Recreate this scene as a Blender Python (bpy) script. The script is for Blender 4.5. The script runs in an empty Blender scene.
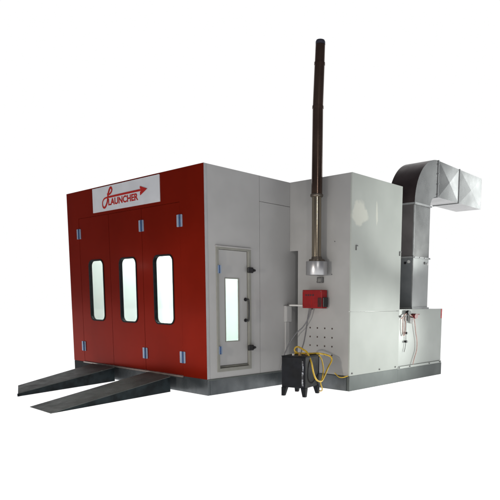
import bpy, bmesh, math, random
from mathutils import Vector, Matrix
from mathutils.geometry import tessellate_polygon
random.seed(7)
sc = bpy.context.scene
C = sc.collection

# ------------------------------------------------------------------ materials
def mat(name, col, rough=.5, metal=0., var=0., vscale=3., bump=0., bscale=30., coat=0., rvar=0., stretch=(1,1,1),
        col2=None, lo=.4, hi=.6, emis=None, spec=.5, cellbump=0.):
    m = bpy.data.materials.new(name); m.use_nodes = True
    nt = m.node_tree; b = nt.nodes['Principled BSDF']; L = nt.links.new
    b.inputs['Base Color'].default_value = (*col, 1); b.inputs['Roughness'].default_value = rough
    b.inputs['Metallic'].default_value = metal; b.inputs['Coat Weight'].default_value = coat
    b.inputs['Coat Roughness'].default_value = .12
    b.inputs['Specular IOR Level'].default_value = spec
    tc = nt.nodes.new('ShaderNodeTexCoord'); mp = nt.nodes.new('ShaderNodeMapping')
    mp.inputs['Scale'].default_value = stretch
    geo = nt.nodes.new('ShaderNodeNewGeometry')
    L(geo.outputs['Position'], mp.inputs['Vector'])
    if var > 0 or col2:
        n = nt.nodes.new('ShaderNodeTexNoise'); n.inputs['Scale'].default_value = vscale
        n.inputs['Detail'].default_value = 5; L(mp.outputs[0], n.inputs['Vector'])
        r = nt.nodes.new('ShaderNodeValToRGB'); e = r.color_ramp.elements
        e[0].position = lo; e[1].position = hi
        if col2: e[0].color = (*col, 1); e[1].color = (*col2, 1)
        else:
            e[0].color = (*[c*(1-var) for c in col], 1); e[1].color = (*[min(1, c*(1+var)) for c in col], 1)
        L(n.outputs['Fac'], r.inputs['Fac']); L(r.outputs[0], b.inputs['Base Color'])
    if rvar > 0:
        n2 = nt.nodes.new('ShaderNodeTexNoise'); n2.inputs['Scale'].default_value = vscale*2.3
        n2.inputs['Detail'].default_value = 6; L(mp.outputs[0], n2.inputs['Vector'])
        mr = nt.nodes.new('ShaderNodeMapRange'); mr.inputs[1].default_value = .3; mr.inputs[2].default_value = .7
        mr.inputs[3].default_value = max(.02, rough-rvar); mr.inputs[4].default_value = min(1, rough+rvar)
        L(n2.outputs['Fac'], mr.inputs[0]); L(mr.outputs[0], b.inputs['Roughness'])
    if bump > 0:
        n3 = nt.nodes.new('ShaderNodeTexNoise'); n3.inputs['Scale'].default_value = bscale
        n3.inputs['Detail'].default_value = 3; L(mp.outputs[0], n3.inputs['Vector'])
        bp = nt.nodes.new('ShaderNodeBump'); bp.inputs['Strength'].default_value = bump; bp.inputs['Distance'].default_value = .02
        L(n3.outputs['Fac'], bp.inputs['Height']); L(bp.outputs[0], b.inputs['Normal'])
    if emis:
        b.inputs['Emission Color'].default_value = (*emis[0], 1); b.inputs['Emission Strength'].default_value = emis[1]
    return m

RED = mat('red_enamel', (.215,.0115,.0040), .24, metal=.45, var=.07, vscale=1.1, bump=.05, bscale=1.6, spec=.0, coat=.025)
REDB = mat('red_burner', (.24,.014,.016), .45, var=.08, vscale=9, spec=.2)
REDK = mat('red_print', (.40,.022,.018), .5, var=.1, vscale=30, spec=.05)
GREY = mat('grey_enamel', (.402,.402,.400), .40, var=.04, vscale=1.6, bump=.08, bscale=1.8, coat=.12, spec=.4)
GREYW = mat('warm_grey_enamel', (.385,.382,.375), .40, var=.05, vscale=2.0, bump=.04, bscale=2.2, coat=.1, rvar=.06)
GREYL = mat('lilac_grey_enamel', (.385,.385,.398), .38, var=.05, vscale=2.0, bump=.03, bscale=2.2, spec=.4)
PALE = mat('pale_green_enamel', (.435,.462,.428), .5, var=.035, vscale=1.7, bump=.06, bscale=1.8, spec=.3)
PALE2 = mat('pale_cabinet_enamel', (.42,.45,.42), .40, var=.04, vscale=2.2, bump=.03, bscale=3, coat=.1, rvar=.05)
REFL = mat('cream_reflection', (.52,.54,.475), .5, var=.05, vscale=6, spec=.3)  # pale tone for a painted reflection, unused
TRIMG = mat('grey_trim', (.24,.24,.215), .45, var=.05, vscale=5)
SIGNW = mat('sign_board_white', (.60,.61,.63), .5, var=.03, vscale=4, spec=.2)
DARKG = mat('dark_gap', (.02,.02,.02), .8, var=.2, vscale=8)
LINER = mat('white_liner', (.82,.86,.84), .5, var=.02, vscale=2)
RUBB = mat('black_rubber', (.006,.007,.009), .55, var=.2, vscale=20, spec=.15)
BLKM = mat('black_metal', (.004,.005,.008), .5, var=.35, vscale=6, rvar=.1, bump=.05, bscale=12, spec=.18)
BLKP  = mat('black_plastic', (.012,.012,.014), .35, var=.2, vscale=30)
HINGE = mat('hinge_steel', (.34,.42,.55), .4, metal=.5, var=.05, vscale=12)
HINGD = mat('hinge_dark', (.03,.07,.17), .3, metal=.5, var=.2, vscale=30)
GALV = mat('galvanised_base', (.060,.070,.076), .28, metal=.5, vscale=1.5, col2=(.20,.215,.225), lo=.40, hi=.72, rvar=.10, bump=.10, bscale=2.2, stretch=(1,1,.7))
GALVD = mat('galvanised_base_dull', (.085,.098,.095), .5, metal=.35, vscale=2, col2=(.115,.13,.125), lo=.3, hi=.75, rvar=.06, bump=.05, bscale=6)
RAMPT = mat('ramp_tread_plate', (.058,.067,.064), .6, metal=.1, vscale=3.5, col2=(.135,.148,.140), lo=.25, hi=.75, rvar=.1, bump=.25, bscale=60, spec=.3)
RAMPS = mat('ramp_side_plate', (.013,.020,.023), .6, var=.4, vscale=6, bump=.08, bscale=20, spec=.15)
STACKD = mat('dark_reflection_flue', (.055,.034,.026), .22, metal=.75, vscale=2.2, col2=(.15,.10,.078), lo=.35, hi=.72, rvar=.05, stretch=(1,1,.4))  # reflection of a dark ceiling painted in as brown
STACKL = mat('tinted_steel_flue', (.20,.165,.12), .2, metal=.9, vscale=1.2, col2=(.30,.26,.20), lo=.3, hi=.7, stretch=(1,1,.3))
STEEL = mat('brushed_steel', (.42,.42,.43), .34, metal=.8, var=.04, vscale=3)
STEELD= mat('dark_steel_band', (.14,.12,.10), .4, metal=.8, var=.2, vscale=12, rvar=.1)
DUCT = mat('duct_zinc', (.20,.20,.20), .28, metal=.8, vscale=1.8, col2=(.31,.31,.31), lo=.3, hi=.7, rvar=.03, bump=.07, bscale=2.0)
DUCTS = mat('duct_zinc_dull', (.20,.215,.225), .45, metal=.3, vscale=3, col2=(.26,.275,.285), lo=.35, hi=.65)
DUCTL = mat('duct_zinc_lit', (.33,.345,.34), .45, metal=.3, vscale=3, col2=(.40,.415,.41), lo=.35, hi=.65)  # lit copy of the dull zinc, brightness painted into the colour
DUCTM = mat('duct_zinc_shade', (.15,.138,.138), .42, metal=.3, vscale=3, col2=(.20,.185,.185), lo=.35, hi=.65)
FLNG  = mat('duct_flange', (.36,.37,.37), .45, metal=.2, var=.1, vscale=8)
DUCTD = mat('duct_zinc_dark_reflection', (.045,.031,.030), .38, metal=.5, vscale=2.5, col2=(.095,.072,.070), lo=.35, hi=.65, rvar=.06, bump=.06, bscale=3)  # dark reflection on the outer bend painted into the zinc
YEL   = mat('yellow_hose_rubber', (.62,.40,.03), .42, var=.12, vscale=25)
CABLE = mat('grey_cable_sheath', (.14,.14,.15), .5, var=.1, vscale=25)
HOSER = mat('faded_red_hose', (.58,.38,.34), .5, var=.12, vscale=25)
HOSED = mat('deep_red_valve', (.18,.012,.015), .4, var=.2, vscale=40)
BOXG  = mat('socket_grey', (.10,.10,.10), .5, var=.2, vscale=40)
WHTP  = mat('white_tube', (.62,.62,.60), .4, var=.05, vscale=10)
EDGEHL = mat('silver_edge_highlight', (.015,.015,.02), .45, vscale=17, col2=(.38,.40,.44), lo=.44, hi=.58)  # silver door edge, its highlight painted in as pale flecks
TAN   = mat('tan_fitting', (.30,.17,.05), .5, var=.3, vscale=40)
GLOW = mat('lamp_tube_glow', (.9,1,.97), .5, emis=((.96,1,.985), 74.0))
GLOWW = mat('wall_strip_glow', (.9,1,.97), .5, emis=((.95,1,.985), 1.2))
GROUND= mat('white_ground_glow', (.8,.8,.8), .9, emis=((1,1,1), 1.0), spec=0)  # ground glows by itself to stay plain white without shadows

def glass_mat():
    m = bpy.data.materials.new('window_glass'); m.use_nodes = True
    nt = m.node_tree; nt.nodes.clear(); L = nt.links.new
    out = nt.nodes.new('ShaderNodeOutputMaterial'); mx = nt.nodes.new('ShaderNodeMixShader')
    t = nt.nodes.new('ShaderNodeBsdfTransparent'); t.inputs[0].default_value = (.95,.992,.978,1)
    g = nt.nodes.new('ShaderNodeBsdfGlossy'); g.inputs['Roughness'].default_value = .05
    f = nt.nodes.new('ShaderNodeFresnel'); f.inputs[0].default_value = 1.4
    ge = nt.nodes.new('ShaderNodeNewGeometry'); mu = nt.nodes.new('ShaderNodeMath'); mu.operation = 'MULTIPLY_ADD'
    mu.inputs[1].default_value = -1; mu.inputs[2].default_value = 1; L(ge.outputs['Backfacing'], mu.inputs[0])
    m2 = nt.nodes.new('ShaderNodeMath'); m2.operation = 'MULTIPLY'; L(mu.outputs[0], m2.inputs[0]); L(f.outputs[0], m2.inputs[1])
    L(m2.outputs[0], mx.inputs[0]); L(t.outputs[0], mx.inputs[1]); L(g.outputs[0], mx.inputs[2]); L(mx.outputs[0], out.inputs[0])
    return m
GLASS = glass_mat()

# ------------------------------------------------------------------ mesh helpers
def finish(name, bm, m, parent=None, smooth=False, bevel=0.):
    bmesh.ops.recalc_face_normals(bm, faces=bm.faces)
    me = bpy.data.meshes.new(name); bm.to_mesh(me); bm.free()
    for mm in (m if isinstance(m, (list, tuple)) else [m]): me.materials.append(mm)
    if smooth:
        for p in me.polygons: p.use_smooth = True
    o = bpy.data.objects.new(name, me); C.objects.link(o)
    if bevel:
        b = o.modifiers.new('bevel', 'BEVEL'); b.width = bevel; b.segments = 2; b.limit_method = 'ANGLE'
    if smooth:
        w = o.modifiers.new('edge', 'EDGE_SPLIT'); w.split_angle = math.radians(38)
    if parent: o.parent = parent
    return o
def thing(name, label, cat, group=None):
    o = bpy.data.objects.new(name, None); C.objects.link(o); o.empty_display_size = .2
    o['label'] = label; o['category'] = cat
    if group: o['group'] = group
    return o
def tag(o, label, cat, group=None):
    o['label'] = label; o['category'] = cat
    if group: o['group'] = group
    return o
def bx(bm, x0, x1, y0, y1, z0, z1):
    vs = [bm.verts.new((x, y, z)) for x in (x0, x1) for y in (y0, y1) for z in (z0, z1)]
    for f in ((0,1,3,2),(4,6,7,5),(0,4,5,1),(2,3,7,6),(0,2,6,4),(1,5,7,3)): bm.faces.new([vs[i] for i in f])
def box(name, dims, m, parent=None, bevel=.003):
    bm = bmesh.new(); bx(bm, *dims); return finish(name, bm, m, parent, bevel=bevel)
def rrect(u0, u1, v0, v1, r=0, n=6):
    if r <= 0: return [(u0,v0),(u1,v0),(u1,v1),(u0,v1)]
    pts = []
    for cx, cy, a0 in ((u1-r,v0+r,-90),(u1-r,v1-r,0),(u0+r,v1-r,90),(u0+r,v0+r,180)):
        for k in range(n+1):
            a = math.radians(a0+90*k/n); pts.append((cx+r*math.cos(a), cy+r*math.sin(a)))
    return pts
def plate(name, loops, axis, w0, w1, m, parent=None, bevel=0.):
    """flat plate with holes; loops are (u,v) outlines, the first the outer one. axis 'y': u=x v=z, axis 'x': u=y v=z, axis 'z': u=x v=y"""
    f = {'y': lambda u,v,w:(u,w,v), 'x': lambda u,v,w:(w,u,v), 'z': lambda u,v,w:(u,v,w)}[axis]
    bm = bmesh.new()
    flat = [p for l in loops for p in l]
    tb = bmesh.new(); ed = []
    for l in loops:
        vv = [tb.verts.new((u,v,0)) for u,v in l]
        ed += [tb.edges.new((vv[i], vv[(i+1) % len(vv)])) for i in range(len(vv))]
    tb.verts.index_update()
    bmesh.ops.triangle_fill(tb, use_beauty=True, use_dissolve=False, edges=ed, normal=(0,0,1))
    tris = [[q.index for q in fc.verts] for fc in tb.faces]; tb.free()
    A = [bm.verts.new(f(u,v,w0)) for u,v in flat]; B = [bm.verts.new(f(u,v,w1)) for u,v in flat]
    for t in tris:
        bm.faces.new([A[i] for i in t]); bm.faces.new([B[i] for i in reversed(t)])
    i0 = 0
    for l in loops:
        n = len(l)
        for i in range(n):
            a, b = i0+i, i0+(i+1) % n
            bm.faces.new((A[a], A[b], B[b], B[a]))
        i0 += n
    return finish(name, bm, m, parent, bevel=bevel)
def ring_tube(bm, p0, p1, r0, r1, n=32, cap=True):
    p0 = Vector(p0); p1 = Vector(p1); d = (p1-p0).normalized()
    a = d.orthogonal().normalized(); b = d.cross(a)
    R0 = [bm.verts.new(p0+(a*math.cos(t)+b*math.sin(t))*r0) for t in [2*math.pi*i/n for i in range(n)]]
    R1 = [bm.verts.new(p1+(a*math.cos(t)+b*math.sin(t))*r1) for t in [2*math.pi*i/n for i in range(n)]]
    for i in range(n): bm.faces.new((R0[i], R0[(i+1)%n], R1[(i+1)%n], R1[i]))
    if cap: bm.faces.new(R0[::-1]); bm.faces.new(R1)
def cyl(name, p0, p1, r0, m, parent=None, r1=None, n=32, bevel=0.):
    bm = bmesh.new(); ring_tube(bm, p0, p1, r0, r0 if r1 is None else r1, n); return finish(name, bm, m, parent, smooth=True, bevel=bevel)
def spline(pts, n=8):
    P = [Vector(p) for p in pts]; P = [P[0]*2-P[1]]+P+[P[-1]*2-P[-2]]; out = []
    for i in range(1, len(P)-2):
        a, b, c, d = P[i-1:i+3]
        for k in range(n):
            t = k/n
            out.append(.5*((2*b)+(c-a)*t+(2*a-5*b+4*c-d)*t*t+(-a+3*b-3*c+d)*t**3))
    out.append(P[-2]); return out
def tube(name, pts, r, m, parent=None, n=10, smooth_n=8):
    P = spline(pts, smooth_n); bm = bmesh.new(); prev = None; up = None
    for i, p in enumerate(P):
        d = (P[min(i+1, len(P)-1)]-P[max(i-1, 0)]).normalized()
        if up is None: up = d.orthogonal().normalized()
        up = (up-d*up.dot(d)).normalized(); s = d.cross(up)
        R = [bm.verts.new(p+(up*math.cos(2*math.pi*k/n)+s*math.sin(2*math.pi*k/n))*r) for k in range(n)]
        if prev:
            for k in range(n): bm.faces.new((prev[k], prev[(k+1)%n], R[(k+1)%n], R[k]))
        else: bm.faces.new(R[::-1])
        prev = R
    bm.faces.new(prev)
    return finish(name, bm, m, parent, smooth=True)

# ------------------------------------------------------------------ dimensions (metres; the booth's near corner is the origin)
H, B, W, D = 3.10, .228, 3.73, 5.15            # wall top, base height, front width, depth
P, D1, D2, D3 = 1.17, 1.655, 2.967, 4.42       # cabinet projection, its front, its end, end of the low cabinet

# ------------------------------------------------------------------ ground
bm = bmesh.new()
for v in ((-60,-60),(60,-60),(60,60),(-60,60)): bm.verts.new((v[0], v[1], 0))
bm.faces.new(bm.verts[:])
g = finish('ground', bm, GROUND); g['kind'] = 'structure'

# ------------------------------------------------------------------ spray booth
booth = thing('spray_booth', 'large vehicle spray booth with red windowed front and grey side wall on metal base', 'spray booth')
T = .05
DX0, DX1, DZ0, DZ1 = -3.352, -.535, .236, 2.655   # big red door opening
op = rrect(DX0, DX1, DZ0, DZ1)
front = plate('front_wall', [rrect(-W, 0, B, H), op], 'y', 0, T, RED, booth)
plate('front_seam_backing', [rrect(-W+.02, -.06, B+.02, H-.02), rrect(DX0+.05, DX1-.05, DZ0+.05, DZ1-.05)], 'y', T+.004, T+.012, DARKG, booth).name = 'inner_frame'
box('door_sill', (DX0-.01, DX1+.004, -.022, -.001, B-.016, B+.006), mat('sill_strip', (.34,.28,.25), .4, metal=.5, var=.1, vscale=9), booth, bevel=0)
seams = [DX0, -2.40, -1.475, DX1]
glassx = [(-3.07,-2.605), (-2.13,-1.648), (-1.20,-.713)]
WZ0, WZ1 = .955, 1.955
for k in range(3):
    a, b = seams[k]+.004, seams[k+1]-.004
    u0, u1 = glassx[k]
    hole = rrect(u0, u1, WZ0, WZ1, .10)
    d = plate('door', [rrect(a, b, DZ0+.004, DZ1-.004), hole], 'y', .002, T-.002, RED, booth)
    d['label'] = ['far left red door leaf', 'middle red door leaf', 'right red door leaf'][k]
    # rubber seal: a ring standing 6 mm proud and lining the cut-out
    w = plate('window', [rrect(u0-.004, u1+.004, WZ0-.004, WZ1+.004, .104), rrect(u0+.016, u1-.016, WZ0+.016, WZ1-.016, .088)], 'y', -.007, .046, RUBB, d)
    plate('glass', [rrect(u0+.012, u1-.012, WZ0+.012, WZ1-.012, .09)], 'y', .026, .031, GLASS, d)
def hinge_front(x, z, wide=.062, tall=.165):
    h = plate('hinge', [rrect(x-wide, x+wide, z-tall/2, z+tall/2, .008, 2)], 'y', -.009, -.0005, HINGE, booth)
    cyl('hinge_pin', (x+.012, -.014, z-tall/2), (x+.012, -.014, z+tall/2), .013, HINGD, h, n=14)
    return h
for x in (seams[0], seams[2], seams[3]):
    for z in (2.40, .50): hinge_front(x, z)
# side wall (faces +x): panels with real gaps between them, dark core behind
SD = [.205, .803, .335, 2.025]                    # side door opening y0 y1 z0 z1
plate('side_core', [rrect(.06, D-.06, B+.01, H-.01), rrect(SD[0]+.0, SD[1], SD[2], SD[3])], 'x', -.052, -.046, DARKG, booth).name = 'wall_core'
plate('wall_panel', [rrect(T+.001, 1.006, B, H), rrect(*SD)], 'x', -.045, 0, GREY, booth)
plate('wall_panel', [rrect(1.012, D, 2.742, H)], 'x', -.045, 0, GREY, booth)
plate('wall_panel', [rrect(1.012, D, B, 2.736)], 'x', -.045, 0, GREY, booth)
box('corner_trim', (.0005, .0035, .002, .047, B+.001, H-.001), mat('corner_trim_grey', (.36,.37,.38), .45, var=.05), booth, bevel=0)
box('rear_wall', (-W, 0, D, D+.05, B, H), GREY, booth)
box('end_wall', (-W, -W+.05, T+.014, D-.002, B, H), GREY, booth)
box('roof', (-W+.052, -.054, T+.014, D-.002, H-.06, H-.012), GREY, booth)
# interior skin, white, lit by tubes
bm = bmesh.new()
ix0, ix1, iy0, iy1 = -W+.06, -.07, .08, D-.02
bx(bm, ix0, ix0+.01, iy0, iy1, .30, 3.0); bx(bm, ix0, ix1, iy1-.01, iy1, .30, 3.0)
bx(bm, ix0, ix1, iy0, iy1, 3.0, 3.01); bx(bm, ix0, ix1, iy0, iy1, .26, .29)
finish('interior_lining', bm, LINER, booth)
for (x, y) in ((ix0+.05, .7), (ix0+.05, 1.9), (ix0+.05, 3.3), (-2.9, iy1-.06), (-1.9, iy1-.06), (-.9, iy1-.06)):
    cyl('light_tube', (x, y, .55), (x, y, 2.75), .05, GLOWW, booth, n=12)
for (x, y) in ((-2.8, 1.4), (-2.8, 3.4), (-.8, 1.4), (-.8, 3.4)):
    cyl('light_tube', (x, y-.7, 2.93), (x, y+.7, 2.93), .03, GLOW, booth, n=12)
# side door
box('header_lip', (.0005, .026, SD[0]-.028, SD[1]+.026, SD[3]+.012, SD[3]+.030), GREYW, booth, bevel=.003)
fr = plate('door_frame', [rrect(SD[0]-.022, SD[1]+.022, SD[2]-.022, SD[3]+.022), rrect(SD[0]+.022, SD[1]-.024, SD[2]+.030, SD[3]-.016)], 'x', -.044, .012, TRIMG, booth, bevel=.004)
plate('threshold', [rrect(SD[0]+.024, SD[1]-.026, SD[2]+.032, SD[2]+.058)], 'x', -.044, -.012, mat('threshold_dark', (.16,.16,.14), .5, var=.1), fr)
plate('door_stop', [rrect(SD[0]+.002, SD[1]-.002, SD[2]+.002, SD[3]-.002), rrect(SD[0]+.045, SD[1]-.048, SD[2]+.085, SD[3]-.040)], 'x', -.062, -.0455, DARKG, fr)
dl0, dl1 = SD[0]+.026, SD[1]-.030
sd = plate('door', [rrect(dl0, dl1, SD[2]+.062, SD[3]-.020), rrect(.360, .612, .735, 1.618)], 'x', -.044, -.022, GREY, booth, bevel=.002)
sd['label'] = 'narrow grey side door with tall window'
plate('window_frame', [rrect(.352, .620, .727, 1.626), rrect(.366, .606, .741, 1.612)], 'x', -.030, -.016, TRIMG, sd, bevel=.002)
plate('glass', [rrect(.365, .607, .74, 1.613)], 'x', -.036, -.031, GLASS, sd)
tube('handle', [(-.022,.735,1.325),(.022,.735,1.325),(.045,.742,1.30),(.045,.742,1.05),(.022,.735,1.025),(-.022,.735,1.025)], .012, BLKP, sd)
for z in (1.325, 1.025): cyl('handle_foot', (-.022, .735, z), (-.008, .735, z), .026, BLKP, sd, n=16)
for z in (1.745, .625):
    l = box('latch', (.012, .045, .745, .842, z-.040, z+.040), BLKP, booth, bevel=.008)
    cyl('latch_knob', (.03, .842, z), (.03, .885, z), .026, BLKP, l, n=16, r1=.017)
for z in (1.735, .62):
    h = plate('hinge', [rrect(.205, .262, z-.055, z+.055, .006, 2)], 'x', .0125, .020, HINGE, booth)
    cyl('hinge_pin', (.022, .226, z-.055), (.022, .226, z+.055), .010, HINGD, h, n=12)
# base frame: separate galvanised channels with small gaps
bm = bmesh.new()
bx(bm, -W, -.002, .012, .05, 0, B-.002); bx(bm, -.05, .0, .052, D, 0, B-.002)
bx(bm, -W, -W+.04, .052, D, 0, B-.002); bx(bm, -W+.042, -.052, D-.04, D, 0, B-.002)
base = finish('base_frame', bm, GALV, booth, bevel=.003)
for x in (-1.5,):
    box('base_joint', (x-.012, x+.012, .004, .0115, .004, B-.02), GALVD, base, bevel=.001)
box('base_lip', (-.001, .010, .012, D1-.002, B-.022, B-.003), GALVD, base, bevel=.001)

box('base_facing_or_shade_plate', (-W+.001, -2.90, .002, .0105, .004, B-.003), RUBB, booth, bevel=.001)  # black plate added to stand for shade on the left bay

# ------------------------------------------------------------------ name board on the front
sign = thing('sign_board', 'pale grey LAUNCHER name board with red lettering and arrow, above the red doors', 'sign')
plate('board', [rrect(-2.835, -.975, 2.702, 3.078)], 'y', -.014, -.0015, SIGNW, sign, bevel=.002)
def ribbon(name, pts, wid, y, m, parent, sm=True):
    Q = spline([(p[0], 0, p[1]) for p in pts], 6) if sm else [Vector((p[0],0,p[1])) for p in pts]
    bm = bmesh.new(); prev = None
    for i, p in enumerate(Q):
        d = (Q[min(i+1,len(Q)-1)]-Q[max(i-1,0)]).normalized(); s = Vector((-d.z, 0, d.x))
        w = wid(i/(len(Q)-1)) if callable(wid) else wid
        yy = y-.0010*i/(len(Q)-1); a = bm.verts.new((p.x+s.x*w/2, yy, p.z+s.z*w/2)); b = bm.verts.new((p.x-s.x*w/2, yy, p.z-s.z*w/2))
        if prev: bm.faces.new((prev[0], a, b, prev[1]))
        prev = (a, b)
    return finish(name, bm, m, parent)
Lp = [(-2.38,2.955),(-2.32,2.945),(-2.265,2.965),(-2.235,3.00),(-2.25,3.035),(-2.285,3.035),(-2.325,2.99),(-2.35,2.94),(-2.365,2.88),(-2.39,2.82),(-2.44,2.765),(-2.48,2.755),(-2.515,2.775),(-2.525,2.83),(-2.50,2.87),(-2.45,2.895),(-2.37,2.903)]
ribbon('script_letter', Lp, lambda t: .024+.016*math.sin(math.pi*min(1,t*1.2)), -.0165, REDK, sign)
ribbon('arrow_shaft', [(-2.375,2.903),(-1.9,2.908),(-1.31,2.912)], .030, -.0182, REDK, sign, False)
plate('arrow_head', [[(-1.27,2.912),(-1.455,2.968),(-1.455,2.934),(-1.385,2.912),(-1.455,2.884),(-1.455,2.835)]], 'y', -.0215, -.0196, REDK, sign)
def text(name, s, x0, x1, z0, z1, y, m, parent, bold=.0):
    cu = bpy.data.curves.new('t', 'FONT'); cu.body = s; cu.size = 1; cu.offset = bold; cu.extrude = .0
    to = bpy.data.objects.new('t', cu); C.objects.link(to)
    dg = bpy.context.evaluated_depsgraph_get(); me = bpy.data.meshes.new_from_object(to.evaluated_get(dg))
    bpy.data.objects.remove(to)
    xs = [v.co.x for v in me.vertices]; ys = [v.co.y for v in me.vertices]
    for v in me.vertices:
        u = (v.co.x-min(xs))/(max(xs)-min(xs)); w = (v.co.y-min(ys))/(max(ys)-min(ys))
        v.co = (x0+u*(x1-x0), y, z0+w*(z1-z0))
    me.materials.clear(); me.materials.append(m)
    o = bpy.data.objects.new(name, me); C.objects.link(o); o.parent = parent
    return o
text('lettering', 'LAUNCHER', -2.355, -1.515, 2.775, 2.880, -.0162, REDK, sign, .036)

# ------------------------------------------------------------------ equipment cabinet (the tall block with the flue)
cab = thing('equipment_cabinet', 'tall pale equipment cabinet joined to the grey side wall, with flue and painted reflection', 'cabinet')
plate('cabinet_core', [[(.19,B+.01),(P-.02,B+.01),(P-.02,H-.01),(.03,H-.01),(.03,2.09),(.19,2.09)]], 'y', D1+.03, D2-.01, GREYW, cab).name = 'inner_core'
sx = .845
plate('front_panel', [[(.172,B),(P-.003,B),(P-.003,H),(.003,H),(.003,2.072),(.172,2.072)]], 'y', D1, D1+.028, GREYW, cab)
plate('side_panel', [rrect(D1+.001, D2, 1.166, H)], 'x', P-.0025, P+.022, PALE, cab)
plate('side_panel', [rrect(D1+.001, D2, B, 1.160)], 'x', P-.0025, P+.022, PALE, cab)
bm = bmesh.new(); bx(bm, .172, .20, D1+.03, D2-.02, B, 2.07); finish('return_panel', bm, GREYW, cab)
F = P+.022
# two pale reflections painted into the enamel of the side panel (a pattern of its material)
def paler(m, c, r, ang):
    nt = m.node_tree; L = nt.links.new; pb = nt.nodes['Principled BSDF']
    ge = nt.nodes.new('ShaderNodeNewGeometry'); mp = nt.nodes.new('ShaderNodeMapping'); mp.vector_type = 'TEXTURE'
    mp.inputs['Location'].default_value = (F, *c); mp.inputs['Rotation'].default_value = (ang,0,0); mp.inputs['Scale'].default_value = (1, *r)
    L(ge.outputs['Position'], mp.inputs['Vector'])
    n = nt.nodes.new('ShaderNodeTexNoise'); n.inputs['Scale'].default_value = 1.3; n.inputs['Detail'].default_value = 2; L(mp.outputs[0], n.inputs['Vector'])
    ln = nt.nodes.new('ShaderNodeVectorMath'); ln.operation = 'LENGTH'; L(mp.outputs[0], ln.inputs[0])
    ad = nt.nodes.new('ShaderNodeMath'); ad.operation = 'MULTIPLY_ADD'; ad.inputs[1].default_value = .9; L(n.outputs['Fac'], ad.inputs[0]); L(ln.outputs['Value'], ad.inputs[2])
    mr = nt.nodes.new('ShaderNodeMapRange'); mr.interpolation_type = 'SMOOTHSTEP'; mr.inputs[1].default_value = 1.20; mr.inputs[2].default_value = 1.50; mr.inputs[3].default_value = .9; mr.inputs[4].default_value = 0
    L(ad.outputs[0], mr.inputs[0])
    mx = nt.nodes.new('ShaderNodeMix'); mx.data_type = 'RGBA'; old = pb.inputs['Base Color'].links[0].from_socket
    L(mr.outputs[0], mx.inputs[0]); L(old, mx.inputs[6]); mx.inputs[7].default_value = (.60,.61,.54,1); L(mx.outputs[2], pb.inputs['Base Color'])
paler(PALE, (1.855, 2.56), (.20, .175), .2); paler(PALE, (2.275, 2.60), (.026, .17), .04)
for (y, z) in ((1.765, 2.10), (2.925, 2.09)):
    bm = bmesh.new(); bx(bm, F+.0005, F+.012, y-.006, y+.006, z-.06, z+.01); bx(bm, F+.0005, F+.012, y+.007, y+.04, z-.002, z+.01)
    finish('hook', bm, BOXG, cab)
for (y, z) in ((2.43, .262), (2.88, .262), (1.72, .262)):
    cyl('screw', (F, y, z), (F+.010, y, z), .012, BOXG, cab, n=10)
# base
bm = bmesh.new()
bx(bm, .172, P-.03, D1+.004, D1+.04, 0, B-.002); bx(bm, P-.028, P+.020, D1+.004, D2, 0, B-.002)
finish('base_frame', bm, [GALVD], cab, bevel=.003)
bm = bmesh.new(); bx(bm, .172, P-.03, D1-.003, D1+.0035, .01, B-.012); bo = finish('base_facing_or_shade_plate', bm, GALV, cab)
# small grommet holes in rows below the burner
for i, z in enumerate((.907, .772, .640, .510)):
    for j, x in enumerate((.430, .575, .720, .862)):
        cyl('vent_hole', (x, D1-.004, z-.004*j*0), (x, D1-.0005, z), .0125, mat_vh if (i or j) else (mat_vh := mat('vent_hole_brown', (.05,.03,.025), .6, var=.2)), cab, n=10)
for (x, z) in ((.895, 2.17), (.845, 1.70), (.46, 2.0), (.62, 1.70)):
    cyl('rivet', (x, D1-.005, z), (x, D1-.0005, z), .008, BOXG, cab, n=8)

# ------------------------------------------------------------------ low fan cabinet
fan = thing('fan_cabinet', 'low pale cabinet beside the tall one, under the square duct', 'cabinet')
plate('front_panel', [rrect(D2+.004, D3-.006, B+.03, 1.19)], 'x', P-.012, P+.008, PALE2, fan, bevel=.003)
box('body', (.30, P-.014, D2+.004, D3-.012, B, 1.186), PALE2, fan)
box('bottom_flange', (P-.012, P+.022, D2-.012, D3+.0, B-.012, B+.026), PALE2, fan, bevel=.002)
box('base_frame', (.30, P+.016, D2+.004, D3+.02, 0, B-.014), GALVD, fan, bevel=.003)
for y in (3.33, 3.98, 3.0, 4.36): cyl('bolt', (P+.022, y, B+.008), (P+.034, y, B+.008), .011, BOXG, fan, n=10)
box('red_tape', (P+.0085, P+.0105, D3-.055, D3-.012, 1.02, 1.186), mat('red_tape', (.55,.10,.10), .5, var=.2, vscale=20), fan, bevel=0)

# ------------------------------------------------------------------ square air duct with its elbow
duct = thing('air_duct', 'square sheet metal duct rising from the low cabinet and elbowing to the right', 'duct')
XA, XB = .62, 1.14
def duct_shell(name, prof_out, prof_in, mats, parent, y=None):
    """side face at XA and XB between two (y,z) polylines, outer strip and inner strip"""
    bm = bmesh.new(); n = len(prof_out)
    O = [[bm.verts.new((x, *p)) for p in prof_out] for x in (XA, XB)]
    I = [[bm.verts.new((x, *p)) for p in prof_in] for x in (XA, XB)]
    for i in range(n-1):
        f = bm.faces.new((O[0][i], O[0][i+1], O[1][i+1], O[1][i])); f.material_index = 1
        f = bm.faces.new((I[0][i], I[1][i], I[1][i+1], I[0][i+1])); f.material_index = 2
        for s in (0, 1):
            f = bm.faces.new((O[s][i], O[s][i+1], I[s][i+1], I[s][i])); f.material_index = 0
    return finish(name, bm, mats, parent)
yl, yr = 3.425, 3.935
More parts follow.
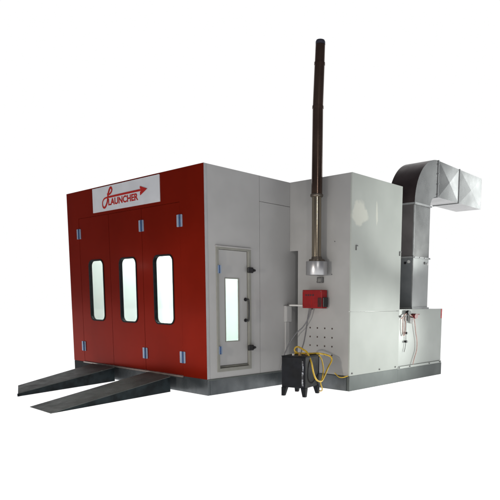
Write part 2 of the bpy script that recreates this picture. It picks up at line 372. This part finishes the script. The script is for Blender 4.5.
duct_shell('riser', [(yl,1.192),(yl,2.03)], [(yr,1.192),(yr,2.03)], [DUCTL, DUCTS, DUCTS], duct)['label'] = 'lower dull grey riser'
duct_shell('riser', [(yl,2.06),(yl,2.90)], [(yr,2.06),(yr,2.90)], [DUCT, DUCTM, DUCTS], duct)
no = 32
outp = []; inp = []
for i in range(no+1):
    a = math.radians(90*i/no)
    outp.append((4.155-(4.155-yl)*math.cos(a), 2.93+(3.715-2.93)*math.sin(a)))
    inp.append((4.155-(4.155-yr)*math.cos(a), 2.93+(3.11-2.93)*math.sin(a)))
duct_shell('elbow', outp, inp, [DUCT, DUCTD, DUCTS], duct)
# horizontal lengths, each side sheet cross-broken to a shallow pyramid
def run(y0, y1, z0a, z1a, z0b, z1b, amp):
    bm = bmesh.new()
    c = [(y0,z0a),(y1,z0b),(y1,z1b),(y0,z1a)]
    for x, s in ((XA,-1),(XB,1)):
        V = [bm.verts.new((x, *p)) for p in c]; m = bm.verts.new((x+s*amp, (y0+y1)/2, (z0a+z1a+z0b+z1b)/4))
        for i in range(4): bm.faces.new((V[i], V[(i+1)%4], m))
    for (pa, pb), mi in (((c[0],c[1]),2), ((c[3],c[2]),1)):
        f = bm.faces.new([bm.verts.new(v) for v in ((XA,*pa),(XB,*pa),(XB,*pb),(XA,*pb))]); f.material_index = mi
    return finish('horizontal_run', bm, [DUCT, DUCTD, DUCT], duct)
run(4.19, 4.94, 3.11, 3.713, 3.11, 3.70, .013)
run(4.975, 5.88, 3.11, 3.70, 3.11, 3.69, .010)
def flange_h(z):
    plate('flange', [rrect(XA-.022, XB+.022, yl-.022, yr+.022), rrect(XA+.005, XB-.005, yl+.005, yr-.005)], 'z', z, z+.028, FLNG, duct)
def flange_v(y, z0, z1):
    f = plate('flange', [rrect(XA-.010, XB+.010, z0-.010, z1+.010), rrect(XA+.005, XB-.005, z0+.005, z1-.005)], 'y', y, y+.024, FLNG, duct)
flange_h(2.031); flange_h(2.901); flange_h(1.1895)
flange_v(4.157, 3.11, 3.713); flange_v(4.942, 3.11, 3.70); plate('end_cap', [rrect(XA+.002, XB-.002, 3.112, 3.688)], 'y', 5.884, 5.888, DUCTL, duct)
for y in [3.44, 3.60, 3.76, 3.92]:
    cyl('bolt', (XB+.022, y, 2.045), (XB+.034, y, 2.045), .010, STEEL, duct, n=8)
for z in [3.16, 3.33, 3.50, 3.66]:
    cyl('bolt', (XB+.010, 4.169, z), (XB+.020, 4.169, z), .010, STEEL, duct, n=8)
for (y, z) in ((3.80,1.965),(3.89,1.955)):
    cyl('plug', (XB, y, z), (XB+.012, y, z), .022, BOXG if y < 3.85 else WHTP, duct, n=12)
cyl('plug', (.99, yl, 1.955), (.99, yl-.012, 1.955), .022, BLKP, duct, n=12)
cyl('plug', (1.06, yl, 1.975), (1.06, yl-.012, 1.975), .026, WHTP, duct, n=12)
# seam ribs on the riser's front corner
for z0, z1 in ((1.23, 2.02), (2.07, 2.89)):
    box('corner_seam', (XB-.018, XB+.005, yl-.005, yl+.012, z0, z1), FLNG, duct, bevel=.002)

# ------------------------------------------------------------------ flue
flue = thing('exhaust_flue', 'tall round exhaust flue rising from a steel drum on the cabinet front, dark brown above', 'chimney pipe')
cx, cy = .692, D1-.165
bm = bmesh.new(); ring_tube(bm, (cx,cy,1.685), (cx,cy,1.882), .156, .156, 48)
dr = finish('drum', bm, STEEL, flue, smooth=True, bevel=.006)
box('drum_bracket', (cx-.08, cx+.04, cy+.11, D1-.001, 1.70, 1.86), STEELD, flue)
cyl('flue_collar', (cx,cy,1.8825), (cx,cy,1.912), .116, STEELD, flue, r1=.112, n=40)
cyl('flue_collar', (cx,cy,1.9125), (cx,cy,1.95), .082, STEELD, flue, r1=.074, n=40)
cyl('lower_pipe', (cx-.006,cy,1.93), (cx-.010,cy,2.815), .069, STACKL, flue, n=48)
cyl('flue_band', (cx-.010,cy,2.795), (cx-.010,cy,2.832), .092, STEELD, flue, n=40, bevel=.006)
cyl('upper_pipe', (cx-.008,cy,2.832), (cx+.000,cy,4.02), .079, STACKD, flue, r1=.075, n=48)
cyl('flue_band', (cx,cy,4.00), (cx,cy,4.03), .081, STACKD, flue, n=40)
cyl('upper_pipe', (cx,cy,4.02), (cx+.026,cy,4.60), .074, STACKD, flue, r1=.071, n=48)
cyl('flue_band', (cx+.025,cy,4.57), (cx+.026,cy,4.60), .0765, STACKD, flue, n=40)
cyl('upper_pipe', (cx+.026,cy,4.60), (cx+.036,cy,4.83), .069, STACKD, flue, r1=.067, n=48)
bm = bmesh.new(); top = [(.068,4.83),(.068,4.865),(.060,4.885),(.035,4.893)]
for (r0,z0),(r1,z1) in zip(top, top[1:]): ring_tube(bm, (cx+.037,cy,z0), (cx+.037,cy,z1), r0, r1, 40, cap=(z1 > 4.89))
finish('flue_cap', bm, mat('cap_steel', (.06,.06,.08), .35, metal=.6, var=.2), flue, smooth=True)
cyl('seam_strip', (cx+.066,cy-.045,2.84), (cx+.066,cy-.040,3.98), .006, STACKD, flue, n=8)

# ------------------------------------------------------------------ burner
bur = thing('burner_unit', 'red burner box mounted on the cabinet front below the steel flue drum', 'burner')
by = 1.497
box('cover', (.405,.785,by,D1-.03,1.205,1.475), REDB, bur, bevel=.010)
box('mounting_flange', (.43,.76,D1-.029,D1-.001,1.22,1.46), BOXG, bur)
box('motor_cover', (.7855,.806,by+.020,by+.125,1.225,1.365), BLKP, bur, bevel=.006)
box('air_damper', (.715,.7845,by-.008,by-.0005,1.225,1.36), mat('damper_dark_red', (.05,.006,.006), .5, var=.3, vscale=30), bur, bevel=.003)
for i in range(4):
    box('print_mark', (.47+.045*i, .50+.045*i, by-.0025, by-.0005, 1.385, 1.412), mat('burner_print', (.06,.015,.02), .6, var=.2), bur, bevel=0)
box('cover_seam', (.588,.592,by-.002,by-.0005,1.22,1.46), REDK, bur, bevel=0)
for (x,z) in ((.425,1.225),(.765,1.455),(.425,1.455)):
    cyl('screw', (x,by-.004,z), (x,by-.0005,z), .007, BOXG, bur, n=8)

# small socket box on the panel
s = thing('socket_box', 'small dark grey square socket box on the panel between drum and burner', 'socket')
box('housing', (.592,.695,D1-.045,D1-.001,1.580,1.665), BOXG, s, bevel=.006)
box('cover_plate', (.615,.675,D1-.052,D1-.046,1.595,1.650), mat('socket_plate', (.20,.20,.19), .5, var=.2), s, bevel=.003)
cyl('gland', (.600,D1-.022,1.600), (.577,D1-.022,1.592), .010, BLKP, s, n=10)

# junction box, trunking and pipe across the gap
j = thing('junction_box', 'grey junction box on the side wall near the gap, with trunking below', 'junction box')
box('housing', (.001,.055,1.515,1.640,.985,1.235), GREY, j, bevel=.006)
box('lid', (.0555,.064,1.522,1.633,.995,1.225), GREY, j, bevel=.004)
box('trunking', (.001,.030,1.535,1.615,.232,.983), GREY, j, bevel=.004)
cyl('cross_pipe', (.040,1.60,1.243), (.404,1.60,1.243), .014, WHTP, j, n=14)
cyl('pipe_elbow', (.040,1.60,1.235), (.040,1.60,1.262), .020, BOXG, j, n=14)

# cables from the burner
a = thing('power_cable', 'thin grey cable sagging from the burner down left to the side wall', 'cable')
tube('sheath', [(.51,1.60,1.21),(.50,1.585,1.16),(.465,1.58,1.06),(.36,1.57,.92),(.235,1.55,.815),(.115,1.53,.66),(.06,1.50,.53),(.04,1.46,.38),(.035,1.42,.235)], .0085, CABLE, a)
cyl('gland', (.51,1.60,1.185), (.51,1.60,1.215), .016, BLKP, a, n=12)
tag(tube('signal_cable', [(.44,1.62,1.21),(.405,1.635,1.12),(.385,1.64,1.04),(.355,1.64,.87),(.31,1.64,.68),(.26,1.64,.54),(.25,1.62,.32),(.27,1.60,.18),(.31,1.56,.02)], .006, CABLE),
    'thin grey cable hanging almost straight below the burner to the floor', 'cable')

# ------------------------------------------------------------------ black box on legs
hb = thing('tool_box', 'black metal box on four short tapered legs standing before the grey cabinet', 'metal box')
c0 = Vector((1.07,.83,0)); c1 = Vector((.71,.73,0)); c2 = Vector((.96,1.26,0)); c3 = c1+c2-c0
u = (c1-c0).normalized(); v = (c2-c0).normalized()
def prism(name, foot, z0, z1, m, parent, bevel=.004, top=None):
    bm = bmesh.new(); top = top or foot
    A = [bm.verts.new((p.x,p.y,z0)) for p in foot]; Bv = [bm.verts.new((p.x,p.y,z1)) for p in top]
    n = len(foot)
    bm.faces.new(A[::-1]); bm.faces.new(Bv)
    for i in range(n): bm.faces.new((A[i],A[(i+1)%n],Bv[(i+1)%n],Bv[i]))
    return finish(name, bm, m, parent, bevel=bevel)
prism('body', [c0+u*.004+v*.004, c1-u*.004+v*.004, c3-u*.004-v*.004, c2+u*.004-v*.004], .122, .545, BLKM, hb)
prism('lid', [c0, c1, c3, c2], .546, .560, BLKM, hb)
for cn, du, dv in ((c0,u,v),(c1,-u,v),(c2,u,-v),(c3,-u,-v)):
    tp = [cn, cn+du*.075, cn+du*.075+dv*.075, cn+dv*.075]; ft = [cn+du*.0, cn+du*.045, cn+du*.045+dv*.045, cn+dv*.045]
    prism('leg', ft, 0, .122, BLKM, hb, .002, top=tp)
nrm = Vector((u.y,-u.x,0)); nrm = nrm if nrm.y < 0 else -nrm
for z0, z1, w in ((.43,.50,.020),(.36,.43,.013),(.15,.345,.024)):
    p = c0+u*.030+nrm*.0005
    prism('highlight_strip', [p, p+u*w, p+u*w+nrm*.003, p+nrm*.003], z0, z1, EDGEHL, hb, 0)
prism('door_line', [c0+u*.055+nrm*.0, c0+u*.058+nrm*.0, c0+u*.058+nrm*.003, c0+u*.055+nrm*.003], .14, .53, BLKP, hb, 0)
q0 = c0+u*.15+v*.12
cyl('hose_fitting', (q0.x,q0.y,.560), (q0.x,q0.y,.600), .020, TAN, hb, n=12)
q1 = c0+u*.09+v*.22
cyl('hose_fitting', (q1.x,q1.y,.560), (q1.x,q1.y,.590), .022, TAN, hb, n=12)
q2 = c0+u*.24+v*.10
cyl('toggle', (q2.x,q2.y,.560), (q2.x,q2.y,.585), .018, WHTP, hb, n=12)

tag(tube('air_hose', [(.66,1.12,.567),(.622,1.1,.60),(.632,1.1,.64),(.73,1.05,.665),(.87,1.0,.640),(.964,.985,.598),(1.052,.97,.476),(1.092,.975,.327),(1.10,1.03,.228),(1.085,1.15,.196),(1.05,1.26,.254),(1.005,1.4,.369),(1.022,1.45,.454),(1.012,1.45,.511),(.959,1.4,.545),(.934,1.25,.573),(.87,1.15,.572),(.724,1.1,.570),(.69,1.02,.570)], .0125, YEL),
    'yellow hose looping over the black box and hanging down its right side', 'hose')
tag(tube('extension_lead', [(.90,1.15,.575),(.945,1.2,.572),(.975,1.262,.515),(.992,1.285,.434),(1.003,1.29,.335),(1.006,1.26,.223),(1.00,1.235,.155),(.985,1.29,.06),(.90,1.36,.012),(.75,1.42,.012)], .009, YEL),
    'thinner yellow lead dropping from the black box to the floor behind the hanging hose', 'cable')
tag(tube('drooping_lead', [(.96,1.60,.262),(.985,1.61,.238),(1.04,1.612,.206),(1.10,1.612,.205),(1.16,1.61,.222),(1.19,1.63,.236)], .008, YEL),
    'short yellow lead drooping across the base at the foot of the cabinet corner', 'cable')

# ------------------------------------------------------------------ compressed-air fittings on the low cabinet
ar = thing('air_regulator', 'small air regulator with red valve and black gauge high on the low cabinet', 'regulator')
X = P+.008
tube('manifold', [(X+.03,2.99,1.045),(X+.035,3.03,1.05),(X+.035,3.09,1.10),(X+.035,3.19,1.12),(X+.035,3.32,1.075),(X+.035,3.46,1.085)], .009, HOSER, ar)
cyl('gauge', (X+.02,3.19,1.135), (X+.075,3.18,1.135), .036, BLKP, ar, n=20)
cyl('regulator_bowl', (X+.03,3.19,1.00), (X+.03,3.19,1.09), .018, BOXG, ar, n=14)
cyl('valve', (X+.005,3.39,1.075), (X+.085,3.38,1.075), .042, HOSED, ar, n=18)
box('valve_lever', (X+.06,X+.075,3.40,3.50,1.095,1.112), HOSED, ar, bevel=.002)
cyl('filter_bowl', (X+.03,3.34,.955), (X+.03,3.34,1.05), .022, WHTP, ar, n=14)
cyl('filter_bowl', (X+.03,3.285,.965), (X+.03,3.285,1.05), .016, WHTP, ar, n=14)
cyl('wall_hook', (X+.0,2.985,1.075), (X+.04,2.985,1.075), .014, BOXG, ar, n=10)
tag(tube('coupling_chain', [(X+.02,3.165,1.0),(X+.022,3.165,.90),(X+.02,3.17,.78),(X+.02,3.175,.66),(X+.02,3.16,.56),(X+.02,3.13,.49)], .0045, BOXG),
    'thin dark line with couplings hanging below the black gauge', 'cable')
for z in (.80, .66):
    tag(cyl('coupling', (X+.005,3.172,z), (X+.05,3.172,z), .019, BLKP, None, n=12),
        ['upper', 'lower'][z < .7]+' black coupling on the thin line hanging below the gauge', 'coupling', 'black couplings on the thin line')
tag(tube('red_air_hose', [(X+.02,3.40,1.05),(X+.03,3.43,.95),(X+.028,3.47,.80),(X+.028,3.52,.65),(X+.026,3.52,.50),(X+.026,3.46,.38),(X+.032,3.40,.262)], .0075, HOSER),
    'faded red hose running down the low cabinet from the red valve to its foot', 'hose')
tag(tube('red_loop_hose', [(X+.02,3.06,1.07),(X+.03,3.055,.98),(X+.028,3.065,.85),(X+.028,3.09,.76),(X+.028,3.125,.80),(X+.028,3.13,.95),(X+.02,3.13,1.06)], .007, HOSER),
    'short faded red hose loop hanging left of the black gauge', 'hose')

# ------------------------------------------------------------------ ramps
def ramp(label, tl, tr, rr, rl, zt_l, zt_r, zr):
    """wedge: tip left/right, rear right/left; zt the top height at the tip corners, zr at the rear"""
    r = thing('loading_ramp', label, 'ramp', 'loading ramps before the red doors')
    def wedge(name, m, off, thick):
        bm = bmesh.new()
        top = [bm.verts.new((*tl,zt_l)), bm.verts.new((*tr,zt_r)), bm.verts.new((*rr,zr)), bm.verts.new((*rl,zr))]
        bot = [bm.verts.new((p[0],p[1],max(z-thick,0.0))) for p, z in ((tl,zt_l),(tr,zt_r),(rr,zr),(rl,zr))]
        bm.faces.new(top); bm.faces.new(bot[::-1])
        for i in range(4): bm.faces.new((top[i],bot[i],bot[(i+1)%4],top[(i+1)%4]))
        return finish(name, bm, m, r)
    wedge('tread_plate', RAMPT, 0, .008)
    def side(p, q, zp, zq, inward):
        d = Vector((q[0]-p[0], q[1]-p[1], 0)).normalized(); nn = Vector((-d.y, d.x, 0))*inward
        P0 = Vector((*p,0))+nn*.004; Q0 = Vector((*q,0))+nn*.004; bm = bmesh.new()
        vs = []
        for o_ in (Vector((0,0,0)), nn*.012):
            vs.append([bm.verts.new(P0+o_), bm.verts.new(Q0+o_), bm.verts.new(Q0+o_+Vector((0,0,zq-.0085))), bm.verts.new(P0+o_+Vector((0,0,max(zp-.0085,.001))))])
        bm.faces.new(vs[0]); bm.faces.new(vs[1][::-1])
        for i in range(4): bm.faces.new((vs[0][i],vs[0][(i+1)%4],vs[1][(i+1)%4],vs[1][i]))
        finish('side_plate', bm, RAMPS, r)
    side(tr, rr, zt_r, zr, 1); side(tl, rl, zt_l, zr, -1)
    side(rr, rl, zr, zr, 1)
    if zt_l > .02: side(tl, tr, zt_l, zt_r, 1)
    return r
ramp('near black steel loading ramp in front of the red doors, ending in a thin tip', (-.935,-1.985), (-.345,-2.0), (-.675,-.125), (-1.37,-.035), .006, .006, .222)
ramp('far black steel loading ramp left of the near one, its outer end blunt', (-2.40,-1.52), (-1.82,-1.76), (-2.23,-.09), (-2.98,-.06), .068, .046, .226)

# ------------------------------------------------------------------ camera (fitted to the photograph)
f, px, py, pit, yaw, rol = 573.897, 319.040, 376.478, -.13263, .70227, .00832
cam = bpy.data.cameras.new('camera'); co = bpy.data.objects.new('camera', cam); C.objects.link(co)
fw = Vector((-math.sin(yaw)*math.cos(pit), math.cos(yaw)*math.cos(pit), math.sin(pit)))
r = Vector((math.cos(yaw), math.sin(yaw), 0)); up = r.cross(fw)
r2 = r*math.cos(rol)+up*math.sin(rol); u2 = -r*math.sin(rol)+up*math.cos(rol)
M = Matrix((r2, u2, -fw)).transposed().to_4x4(); M.translation = Vector((6.22333,-4.97346,1.32866))
co.matrix_world = M
cam.sensor_fit = 'HORIZONTAL'; cam.sensor_width = 36; cam.lens = f*36/500
cam.shift_x = -(px-250)/500; cam.shift_y = (py-250)/500
cam.clip_end = 500; cam.clip_start = .05
sc.camera = co

# ------------------------------------------------------------------ world: white on the far side, dim workshop behind the viewer
w = bpy.data.worlds.new('World'); sc.world = w; w.use_nodes = True
nt = w.node_tree; bg = nt.nodes['Background']; L = nt.links.new
tc = nt.nodes.new('ShaderNodeTexCoord')
dot = nt.nodes.new('ShaderNodeVectorMath'); dot.operation = 'DOT_PRODUCT'; dot.inputs[1].default_value = (-.646,.763,0)
L(tc.outputs['Generated'], dot.inputs[0])
cr = nt.nodes.new('ShaderNodeValToRGB'); e = cr.color_ramp.elements
e[0].position = .48; e[0].color = (.10,.10,.115,1); e[1].position = .60; e[1].color = (1,1,1,1)
L(dot.outputs['Value'], cr.inputs['Fac']); L(cr.outputs[0], bg.inputs['Color']); bg.inputs['Strength'].default_value = 1.0

# ------------------------------------------------------------------ lamps
def area(name, loc, target, size, power, col=(1,1,1), sy=None, spread=180):
    l = bpy.data.lights.new(name, 'AREA'); l.energy = power; l.color = col; l.size = size; l.shape = 'RECTANGLE'; l.size_y = sy or size
    l.spread = math.radians(spread)
    o = bpy.data.objects.new(name, l); C.objects.link(o); o.location = loc
    o.rotation_euler = (Vector(target)-Vector(loc)).to_track_quat('-Z', 'Y').to_euler(); return o
def spot(name, loc, target, ang, blend, power, col=(1,1,1), rad=.2):
    l = bpy.data.lights.new(name, 'SPOT'); l.energy = power; l.color = col; l.spot_size = math.radians(ang); l.spot_blend = blend; l.shadow_soft_size = rad
    o = bpy.data.objects.new(name, l); C.objects.link(o); o.location = loc
    o.rotation_euler = (Vector(target)-Vector(loc)).to_track_quat('-Z', 'Y').to_euler(); return o
area('far_right_fill', (5.3,15,5.2), (1.1,5.4,3.3), 1.3, 105, (.95,1,.98), sy=3)  # unseen area light added to brighten the outlet end of the duct
spot('right_low_fill', (5.0,7.5,.9), (1.17,1.95,.45), 25, .9, 1150, (.96,1,.95), .3)  # unseen spot added, its pool imitates the pale lower reflection
spot('right_high_fill', (5.2,7.7,1.6), (1.17,3.05,2.55), 17, .8, 800, (.96,1,.95), .08)  # second added spot, imitates the pale reflection at upper right
spot('front_lamp', (1.2,-5.5,1.6), (.15,0,.7), 52, 1.0, 520, (1,.93,.84), .12)
spot('left_small_lamp', (-10,-5.5,2.35), (-1.5,0,1.8), 30, .5, 9, (1,.96,.9), .05)
area('right_front_fill', (8.2,-4.2,4.2), (.7,1.4,1.6), .5, 85, (1,.97,.92), sy=.9)  # unseen light added for the highlight along the flue

sc.view_settings.view_transform = 'Standard'; sc.view_settings.look = 'None'; sc.view_settings.exposure = 0
sc.render.engine = 'CYCLES'
